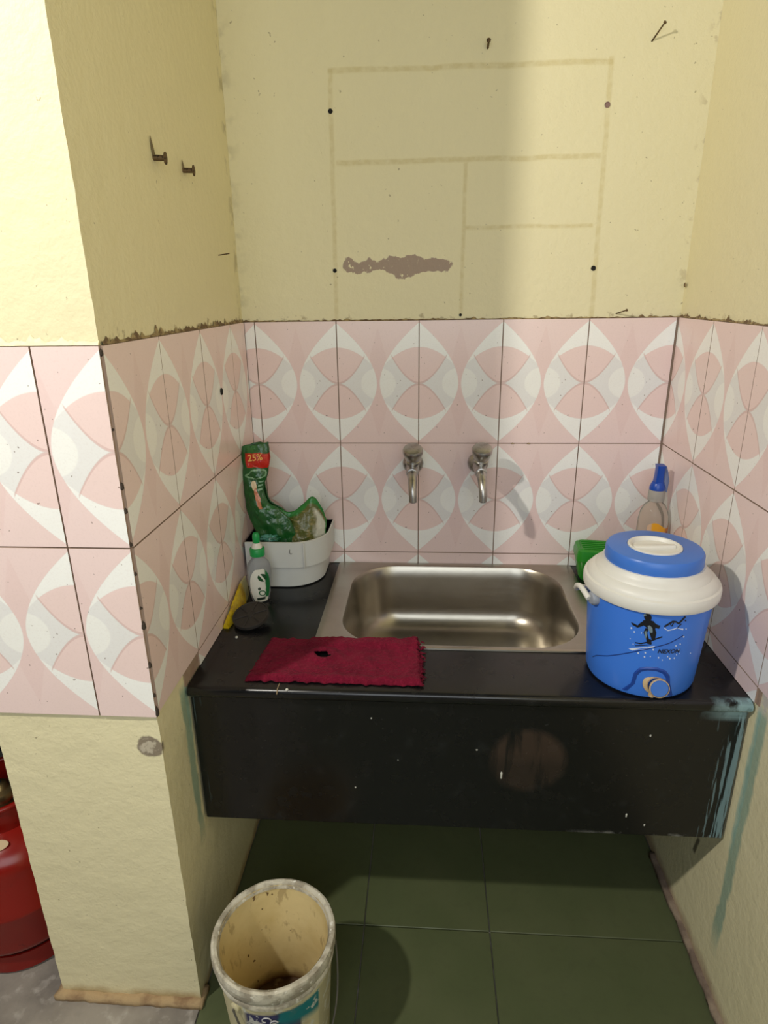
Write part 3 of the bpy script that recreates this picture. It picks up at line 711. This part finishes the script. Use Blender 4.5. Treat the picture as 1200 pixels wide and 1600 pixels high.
# ------------------------------------------------------------------ dish soap bottle, wrapper, packet, black disc
def make_soap():
    b = empty('soap_bottle', (-.374, -.232, CZ), (0, 0, math.radians(38))); tag(b, 'clear dish soap bottle with green collar in front of the white tray', 'bottle')
    clear = Mat('clear_plastic', srgb(214, 218, 222), rough=.12, spec=.5); clear.b.inputs['Transmission Weight'].default_value = .72; clear.b.inputs['IOR'].default_value = 1.18
    clear.layer(sstep(clear.noise(30, 3), .45, .7)*.4, srgb(190, 195, 205))
    green = Mat('green_cap', srgb(18, 150, 74), rough=.35); wht = Mat('cap_white', srgb(225, 222, 212), rough=.4)
    prof = [(0, 0), (.018, 0), (.023, .004), (.0265, .02), (.030, .045), (.0320, .07), (.0315, .088), (.027, .100), (.019, .109), (.0155, .113), (.0150, .120)]
    bm = bmesh.new(); lathe(bm, prof, 40, .92, .66); obj('body', bm, clear, b, True)
    bm = bmesh.new(); lathe(bm, [(.0148, .118), (.0172, .1185), (.0175, .135), (.0160, .137), (.009, .138)], 28); obj('collar', bm, green, b, True)
    bm = bmesh.new(); lathe(bm, [(.0125, .137), (.0125, .140), (.0085, .148), (.0075, .150)], 24); obj('neck_cone', bm, wht, b, True)
    bm = bmesh.new(); lathe(bm, [(.007, .148), (.0085, .152), (.0085, .168), (.006, .174), (0, .175)], 20); obj('push_nozzle', bm, green, b, True)
    # curved paper label on the front right, bowed outline
    lab = Mat('soap_label', srgb(226, 226, 216), rough=.5); u, v, _ = lab.coord('UV'); n = lab.noise(60, 3)
    lab.layer(sstep(u+(n-.5)*.1, .70, .76)*sstep(v, .1, .14), srgb(24, 112, 58))
    leaf = ((u-.62+(v-.72)*.4)/.20)**2.0+((v-.74)/.13)**2.0; lab.layer((1-sstep(leaf, .8, 1.0))*(1-band(u+v*.9, 1.27, .03, .02)), srgb(24, 78, 40))
    leaf = ((u-.45)/.07)**2.0+((v-.42)/.05)**2.0; lab.layer(1-sstep(leaf, .8, 1.0), srgb(70, 80, 70))
    leaf = ((u-.58+(v-.25)*.5)/.16)**2.0+((v-.27)/.09)**2.0; lab.layer(band(leaf, .75, .25, .1), srgb(20, 90, 50)); lab.layer(band(u, .5, .2, .03)*band(v, .10, .03, .02), srgb(30, 50, 40))
    bm = bmesh.new(); uvl = bm.loops.layers.uv.new('UVMap'); g = []
    def rad(z):
        for (r0, z0), (r1, z1) in zip(prof, prof[1:]):
            if z0 <= z <= z1 and z1 > z0: return r0+(r1-r0)*(z-z0)/(z1-z0)
        return prof[-1][0]
    for j in range(13):
        v_ = j/12; z = .004+.086*v_; hw = .95*math.sqrt(max(.02, 1-((v_-.42)/.62)**2)); row = []
        for i in range(13):
            a = math.radians(-105)+(i/12*2-1)*hw; r = rad(z)+.0014
            row.append((bm.verts.new((r*.92*math.cos(a), r*.66*math.sin(a), z)), (.5+(i/12-.5)*hw, v_)))
        g.append(row)
    for r0, r1 in zip(g, g[1:]):
        for i in range(12):
            q = (r0[i], r0[i+1], r1[i+1], r1[i]); f = bm.faces.new([c[0] for c in q])
            for lp, c in zip(f.loops, q): lp[uvl].uv = c[1]
    obj('label_sticker', bm, lab, b, 'all')
make_soap()
def crumple(name, mat, size, loc, seed, label, cat):
    bm = bmesh.new(); bmesh.ops.create_icosphere(bm, subdivisions=4, radius=1)
    for v in bm.verts:
        d = v.co.normalized(); k = .62+.55*noise.noise(d*2.3+Vector((seed, 0, 0)))+.35*abs(noise.noise(d*5+Vector((0, seed, 0))))
        v.co = Vector((d.x*size[0], d.y*size[1], d.z*size[2]))*k
    o = obj(name, bm, mat, None, True, loc=loc); tag(o, label, cat); return o
M_teal = Mat('teal_mesh', srgb(95, 160, 150), rough=.4); M_teal.layer(sstep(M_teal.noise(70, 3), .45, .6), srgb(24, 100, 60)); M_teal.layer(sstep(M_teal.noise(50, 3), .6, .7), srgb(190, 215, 220))
crumple('scouring_pad', M_teal, (.028, .014, .011), (-.362, -.158, CZ+.131), 3, 'crumpled teal scouring pad on the front rim of the white tray', 'scouring pad')
M_yel = Mat('yellow_wrap', srgb(200, 172, 20), rough=.3); x, y, z = M_yel.coord('Generated'); M_yel.layer(sstep(M_yel.noise(24, 4), .5, .62)*.7, srgb(150, 112, 20)); M_yel.layer(sstep(y, .72, .8), srgb(196, 186, 130)); M_yel.bump(M_yel.noise(50, 3), .6, .006)
bm = bmesh.new(); rr = []
for k in range(15):
    t = k/14; h = .050*(.28+.72*min(1, t*1.5)); w = .009*(1-.55*abs(t-.5)*2)+.002; f = .0022*noise.noise(Vector((t*7, 2, 0)))
    x0 = -.4235; rr.append([(x0+f, -.372+.168*t, CZ+.0006), (x0+2*w+f, -.372+.168*t, CZ+.0006), (x0+1.9*w+f, -.372+.168*t, CZ+h*.5), (x0+1.1*w+f, -.372+.168*t, CZ+h), (x0+.5*w+f, -.372+.168*t, CZ+h), (x0+f, -.372+.168*t, CZ+h*.5)])
loft(bm, rr, True, True); pk = obj('scrubber_packet', bm, M_yel, None, True); tag(pk, 'narrow yellow plastic packet lying along the left tiled wall', 'packet')
M_disc = Mat('black_rubber', srgb(44, 40, 37), rough=.6); M_disc.layer(sstep(M_disc.noise(40, 4), .5, .7)*.5, srgb(54, 48, 42))
disc = empty('drain_stopper', (-.3645, -.342, CZ+.001), (math.radians(17), math.radians(-7), 0)); tag(disc, 'round black ribbed rubber disc leaning on the yellow packet', 'drain stopper')
bm = bmesh.new(); lathe(bm, [(0, .004), (.038, .004), (.0405, .0055), (.0408, .0125), (.0402, .0140), (.0375, .0142), (.0368, .0125), (.008, .0128), (.007, .0145), (0, .0148)], 44); obj('disc', bm, M_disc, disc, True, loc=(0, 0, .012))
for k in range(6):
    bm = bmesh.new(); box(bm, .007, .0372, -.0016, .0016, .0115, .0148, .0006, 1); obj('rib', bm, M_disc, disc, loc=(0, 0, .012), rot=(0, 0, k*PI/3+.3))
bm = bmesh.new(); lathe(bm, [(0, 0), (.003, .0004), (.0028, .0026), (0, .003)], 10); tag(obj('plastic_crumb', bm, M_drip, None, True, loc=(-.3835, -.4085, CZ+.0002)), 'tiny white crumb on the counter below the black disc', 'crumb')

# ------------------------------------------------------------------ spray bottle and green box behind the jug
def make_spray():
    b = empty('squeeze_bottle', (.565, -.112, CZ)); tag(b, 'clear bottle with blue spout cap and orange label in the right corner', 'bottle')
    clear = Mat('clear_bottle_plastic', srgb(226, 224, 214), rough=.06, spec=.6); clear.b.inputs['Transmission Weight'].default_value = .85; clear.b.inputs['IOR'].default_value = 1.16
    cap = Mat('blue_cap', srgb(20, 72, 170), rough=.3); gc = Mat('clear_collar', srgb(190, 186, 178), rough=.25); gc.b.inputs['Transmission Weight'].default_value = .4; gc.b.inputs['IOR'].default_value = 1.2
    bm = bmesh.new(); lathe(bm, [(0, 0), (.030, 0), (.034, .004), (.035, .02), (.035, 0.1550), (.0345, 0.1750), (.031, 0.1950), (.024, 0.2100), (.0165, 0.2180), (.0145, 0.2230)], 44); obj('body', bm, clear, b, True)
    bm = bmesh.new(); lathe(bm, [(.0145, 0.2200), (.0185, 0.2220), (.0190, 0.2260), (.0185, 0.2460), (.0165, 0.2500), (.010, 0.2510)], 32); obj('collar', bm, gc, b, True)
    bm = bmesh.new(); lathe(bm, [(.018, 0.2490), (.0180, 0.2540), (.015, 0.2630), (.0125, 0.2680), (0, 0.2690)], 32); obj('cap_base', bm, cap, b, True)
    bm = bmesh.new(); loft(bm, [rrect(0, 0, .010, .012, .004, 0.2630, 4), rrect(0, -.001, .0085, .012, .004, 0.2800, 4), rrect(0, -.003, .0085, .012, .004, 0.3020, 4), rrect(0, -.003, .0095, .013, .003, 0.3090, 4)], True, True); obj('spout', bm, cap, b, True)
    cv = Mat('clear_blue_hood', srgb(150, 165, 205), rough=.15); cv.b.inputs['Transmission Weight'].default_value = .6; cv.b.inputs['IOR'].default_value = 1.15
    bm = bmesh.new(); loft(bm, [rrect(.016, .002, .006, .010, .004, 0.2440, 4), rrect(.017, .002, .0065, .010, .004, 0.2700, 4), rrect(.014, .002, .0045, .010, .003, 0.2920, 4), rrect(.011, 0, .002, .009, .0015, 0.3060, 4)], True, True); obj('trigger_guard', bm, cv, b, True)
    lab = Mat('orange_label', srgb(236, 168, 40), rough=.4); u, v, _ = lab.coord('UV')
    lab.layer(sstep(u, .58, .64), srgb(200, 120, 50)); d = ((u-.74)/.16)**2.0+((v-.6)/.3)**2.0; lab.layer(band(d, .8, .25, .1), srgb(150, 80, 40)); lab.layer((1-sstep(u, .10, .16)), srgb(215, 180, 150))
    bm = bmesh.new(); uvl = bm.loops.layers.uv.new('UVMap'); g = []
    for j in range(7):
        row = []
        for i in range(17):
            a = math.radians(-128+118*i/16); top = .168+.008*math.sin(PI*i/16*2.2)
            z = .07+(top-.07)*j/6; row.append((bm.verts.new((.0356*math.cos(a), .0356*math.sin(a), z)), (i/16, j/6)))
        g.append(row)
    for r0, r1 in zip(g, g[1:]):
        for i in range(16):
            q = (r0[i], r0[i+1], r1[i+1], r1[i]); f = bm.faces.new([c[0] for c in q])
            for lp, c in zip(f.loops, q): lp[uvl].uv = c[1]
    obj('label_sticker', bm, lab, b, 'all')
make_spray()
M_gb = Mat('green_box_plastic', srgb(46, 150, 40), rough=.3); M_gb.layer(sstep(M_gb.noise(30, 4), .5, .7)*.5, srgb(26, 104, 26)); M_gb.b.inputs['Transmission Weight'].default_value = .15
gb = empty('soap_box', (.452, -.068, CZ), (0, 0, math.radians(-6))); tag(gb, 'translucent green plastic soap box behind the blue jug', 'soap box')
bm = bmesh.new(); loft(bm, [rrect(0, 0, .036, .028, .012, 0, 5), rrect(0, 0, .042, .034, .014, .010, 5), rrect(0, 0, .050, .042, .014, .058, 5), rrect(0, 0, .0475, .0395, .013, .058, 5), rrect(0, 0, .040, .032, .012, .012, 5)], True, True); obj('base', bm, M_gb, gb, True)
bm = bmesh.new(); loft(bm, [rrect(0, 0, .052, .044, .015, .056, 5), rrect(0, 0, .0525, .0445, .015, .068, 5), rrect(0, 0, .049, .041, .013, .083, 5), rrect(0, 0, .042, .034, .011, .087, 5), rrect(0, 0, .040, .032, .011, .0845, 5)], True, False); obj('lid', bm, M_gb, gb, True)
for k in range(5):
    bm = bmesh.new(); box(bm, -.036, .036, -.026+.0125*k, -.022+.0125*k, .084, .0868, .0008, 1); obj('lid_rib', bm, M_gb, gb)

# ------------------------------------------------------------------ paint bucket
def make_bucket():
    bx, by = -.2535, -.748
    H, RT, RB = .262, .107, .092
    b = empty('paint_bucket', (bx, by, .0004)); tag(b, 'old cream plastic paint bucket with a grimy rim on the floor', 'bucket')
    m = Mat('bucket_plastic', srgb(224, 204, 150), rough=.5); x, y, z = m.coord()
    m.layer(sstep(m.noise(12, 4), .45, .7)*.5, srgb(190, 165, 100)); m.layer(sstep(m.noise(60, 2), .70, .74), srgb(110, 85, 55))
    m.layer((1-sstep(z+(m.noise(20, 4)-.5)*.05, .02, .05)), srgb(96, 66, 34)); m.layer(sstep(m.noise(45, 5, stretch=(1, 1, .4)), .60, .66)*.5, srgb(150, 125, 85)); m.bump(m.noise(40, 3), .3, .003)
    out = Mat('bucket_outside', srgb(205, 196, 158), rough=.55); x, y, z = out.coord(); n = out.noise(24, 4)
    ang = S.m('ARCTAN2', y, x)
    zone = (1-sstep(z+(n-.5)*.012, .196, .202))
    out.layer(sstep(ang, -1.95, -1.85)*(1-sstep(ang, -.95, -.90))*zone, srgb(52, 50, 92))
    out.layer(sstep(ang+(n-.5)*.2, -1.35, -1.30)*(1-sstep(ang, -.55, -.50))*zone*sstep(z+ang*.03, .12, .14), srgb(20, 116, 122))
    out.layer(sstep(ang, -.55, -.5)*(1-sstep(ang, .4, .5))*zone*.5, srgb(150, 145, 120))
    out.layer(sstep(ang, -1.95, -1.9)*sstep(out.noise(55, 5), .57, .62)*.85, srgb(205, 205, 195)); out.layer(sstep(out.noise(16, 4), .52, .7)*.5, srgb(120, 112, 95))
    rimm = Mat('grimy_rim', srgb(200, 194, 176), rough=.75); rimm.layer(sstep(rimm.noise(28, 5), .45, .58)*.75, srgb(138, 128, 110)); rimm.layer(sstep(rimm.noise(80, 3), .62, .68), srgb(225, 222, 210)); rimm.bump(rimm.noise(90, 4), .7, .004)
    bm = bmesh.new(); lathe(bm, [(0, 0), (RB-.004, 0), (RB, .004), (RT-.002, H-.045)], 56); obj('shell', bm, out, b, True)
    bm = bmesh.new(); lathe(bm, [(RT-.006, H-.004), (RT-.008, H-.03), (RB-.006, .012), (RB-.012, .006), (0, .005)], 56); obj('inside', bm, m, b, True)
    bm = bmesh.new()
    lathe(bm, [(RT-.003, H-.047), (RT+.002, H-.046), (RT+.003, H-.038), (RT+.0005, H-.034), (RT+.003, H-.030), (RT+.0065, H-.018), (RT+.0068, H-.006), (RT+.005, H-.0005), (RT+.001, H+.001), (RT-.004, H-.001), (RT-.0065, H-.006), (RT-.008, H-.012)], 72)
    for v in bm.verts: v.co += noise.noise_vector(v.co*50)*.0009
    obj('rim', bm, rimm, b, True)
    # flakes of dried cement hanging inside under the rim
    wat = Mat('dirty_residue', srgb(70, 48, 26), rough=.12, spec=.6); wat.layer(sstep(wat.noise(30, 4), .55, .65), srgb(120, 100, 70))
    bm = bmesh.new(); lathe(bm, [(0, .018), (RB-.0062, .018), (RB-.0065, .006), (0, .006)], 48); obj('residue', bm, wat, b, True)
    wire = Mat('bail_wire', srgb(92, 88, 80), rough=.6)
    for a in (-2.05, .30):
        M = Matrix.Translation(((RT-.001)*math.cos(a), (RT-.001)*math.sin(a), H-.058)) @ Matrix.Rotation(a, 4, 'Z') @ Matrix.Rotation(PI/2, 4, 'Y')
        bm = bmesh.new(); lathe(bm, [(.009, -.004), (.009, .003), (.006, .005), (0, .005)], 16, M=M); obj('bail_lug', bm, out, b, True)
    bm = bmesh.new(); pts = []
    for k in range(31):
        t = k/30; a = -2.05+2.35*t; r = RT+.006+.003*math.sin(PI*t); pts.append((r*math.cos(a), r*math.sin(a), H-.058-.145*math.sin(PI*t)**.8))
    tube(bm, pts, .0018, 8); obj('bail', bm, wire, b, True)
    # swirls of torn print on the dark label
    bm = bmesh.new()
    for (a0, h0, s) in ((-1.52, .188, .010), (-1.40, .180, .008), (-1.62, .172, .007)):
        pts = []
        for k in range(15):
            t = k/14*4.6; rr_ = s*(1-.12*t); a = a0+rr_*math.cos(t)/RT; h = h0+rr_*math.sin(t); r = RB+(RT-RB)*h/(H-.045)+.0006; pts.append((r*math.cos(a), r*math.sin(a), h))
        tube(bm, pts, .0011, 6)
    obj('label_swirl', bm, Mat('print_pale', srgb(190, 190, 195), rough=.5), b, True)
make_bucket()

# ------------------------------------------------------------------ gas cylinder
def make_gas():
    c = empty('gas_cylinder', (-.885, -.552, -.0005)); tag(c, 'small red gas cylinder standing behind the plastered wall end', 'gas cylinder')
    red = Mat('red_enamel', srgb(132, 22, 13), rough=.25, spec=.5); red.layer(sstep(red.noise(8, 4), .5, .75)*.4, srgb(110, 18, 12)); red.layer(sstep(red.noise(60, 4), .66, .72)*.5, srgb(70, 14, 10))
    brass = Mat('brass', srgb(150, 130, 90), rough=.35, metal=.9); R = .145
    bm = bmesh.new(); prof = [(0, .035)]
    for k in range(1, 8): a = PI/2*k/7; prof.append((R*math.sin(a)**.8, .035+.05*(1-math.cos(a))))
    prof += [(R, .16), (R+.0015, .163), (R+.0015, .171), (R, .174)]
    for k in range(0, 9): a = PI/2*k/8; prof.append((R-.10*(1-math.cos(a)) if k < 8 else .045, .275+.065*math.sin(a)))
    prof.append((0, .343)); lathe(bm, prof, 56); obj('body', bm, red, c, True)
    bm = bmesh.new(); lathe(bm, [(.118, 0), (.122, 0), (.128, .006), (.128, .050), (.124, .050), (.122, .008)], 48); obj('foot_ring', bm, red, c, True)
    bm = bmesh.new(); n = 40                      # guard ring with a gap
    for (r, w, z) in ((.086, .006, .392),):
        pts = [(r*math.cos(a), r*math.sin(a), z) for a in [2*PI*k/n for k in range(n+1)]]; tube(bm, pts, w, 10)
    obj('collar_ring', bm, red, c, True)
    for a in (-.9, .9, 2.3, 3.9):
        bm = bmesh.new(); pr = []
        for k in range(7):
            t = a-.30+.6*k/6; pr.append(t)
        vs = [[bm.verts.new((r*math.cos(t), r*math.sin(t), z)) for t in pr] for r, z in ((.080, .325), (.085, .392), (.088, .392), (.083, .325))]
        for i in range(4):
            for k in range(6): bm.faces.new((vs[i][k], vs[i][k+1], vs[(i+1) % 4][k+1], vs[(i+1) % 4][k]))
        for k in (0, 6): bm.faces.new([vs[i][k] for i in range(4)])
        obj('collar_stay', bm, red, c, True)
    bm = bmesh.new(); lathe(bm, [(.026, .335), (.026, .350), (.020, .354), (.020, .362), (.031, .366), (.033, .374), (.030, .382), (.018, .386), (.014, .396), (.011, .398), (0, .398)], 32); v = obj('valve', bm, brass, c, True)
    bm = bmesh.new(); lathe(bm, [(.0055, .3975), (.0055, .3990), (0, .3990)], 14); obj('valve_pin', bm, M_hole, v, True)
    bm = bmesh.new(); lathe(bm, [(0, 0), (.024, 0), (.024, .0025), (0, .0025)], 24, 1, .45, M=Matrix.Translation((.045, -.0995, .329)) @ Matrix.Rotation(.45, 4, 'Z') @ Matrix.Rotation(math.radians(52), 4, 'X')); obj('weight_plate', bm, Mat('pale_plate', srgb(196, 170, 130), rough=.5), c, True)
make_gas()

# ------------------------------------------------------------------ nails and bolts in the walls
M_nail = Mat('rusty_nail', srgb(112, 90, 62), rough=.7, metal=.5); M_nail.layer(sstep(M_nail.noise(200, 3), .5, .65), srgb(50, 38, 28))
def nail(p, d, L, r, label, name='wall_nail', head=True, cat='nail'):
    n = empty(name, p); tag(n, label, cat); d = Vector(d).normalized()
    bm = bmesh.new(); tube(bm, [-d*.006, d*L*.5, d*L], [r, r, r*.95], 10); obj('shank', bm, M_nail, n, True)
    if head:
        M = d.to_track_quat('Z', 'Y').to_matrix().to_4x4(); M.translation = d*L
        bm = bmesh.new(); lathe(bm, [(0, -.0015), (r*2.0, -.0012), (r*2.1, .0012), (r*1.2, .0022), (0, .0025)], 14, M=M); obj('head', bm, M_nail, n, True)
    return n
nail((.141, .002, ZT+.545), (.0, -1, .35), .020, .0022, 'short rusty nail high on the wall above the faded rack outline')
nail((.478, .002, ZT+.547), (.45, -1, .75), .036, .0016, 'long bent nail near the top of the right corner')
nail((XL-.002, -.435, ZT+.277), (1, .15, -.05), .017, .0046, 'rusty bolt in the left wall, the higher of two', 'wall_bolt', cat='bolt')
nail((XL-.002, -.301, ZT+.280), (1, .15, -.02), .017, .0044, 'rusty bolt in the left wall, nearer the corner', 'wall_bolt', cat='bolt')
nail((XL-.002, -.135, ZT+.144), (1, .0, .12), .022, .0012, 'thin nail in the left wall close to the back corner', head=False)
nail((.462, .002, ZT+.0095), (.55, -1, .3), .030, .0014, 'thin nail just above the tiles near the right corner')
M_flake = Mat('chipped_render', srgb(120, 105, 75), rough=.95)
for p, s in (((XL-.0022, -.437, ZT+.280), .9), ((XL-.0022, -.303, ZT+.283), .45)):
    bm = bmesh.new(); lathe(bm, [(0, 0), (.004, .001), (.003, .016), (.001, .030), (0, .032)], 8, .5, 1.2); obj('render_chip', bm, M_flake, wall_left, True, loc=p, rot=(.25, 0, 0)).scale = (1, s, s)
# two crumbs of mortar sitting in the tile joint right of the taps
for x in (.236, .276):
    bm = bmesh.new(); lathe(bm, [(0, 0), (.005, .0005), (.004, .003), (0, .004)], 8, 1, .6); obj('mortar_crumb', bm, M_grime, wall_back, True, loc=(x, -.002, ZT-.302))
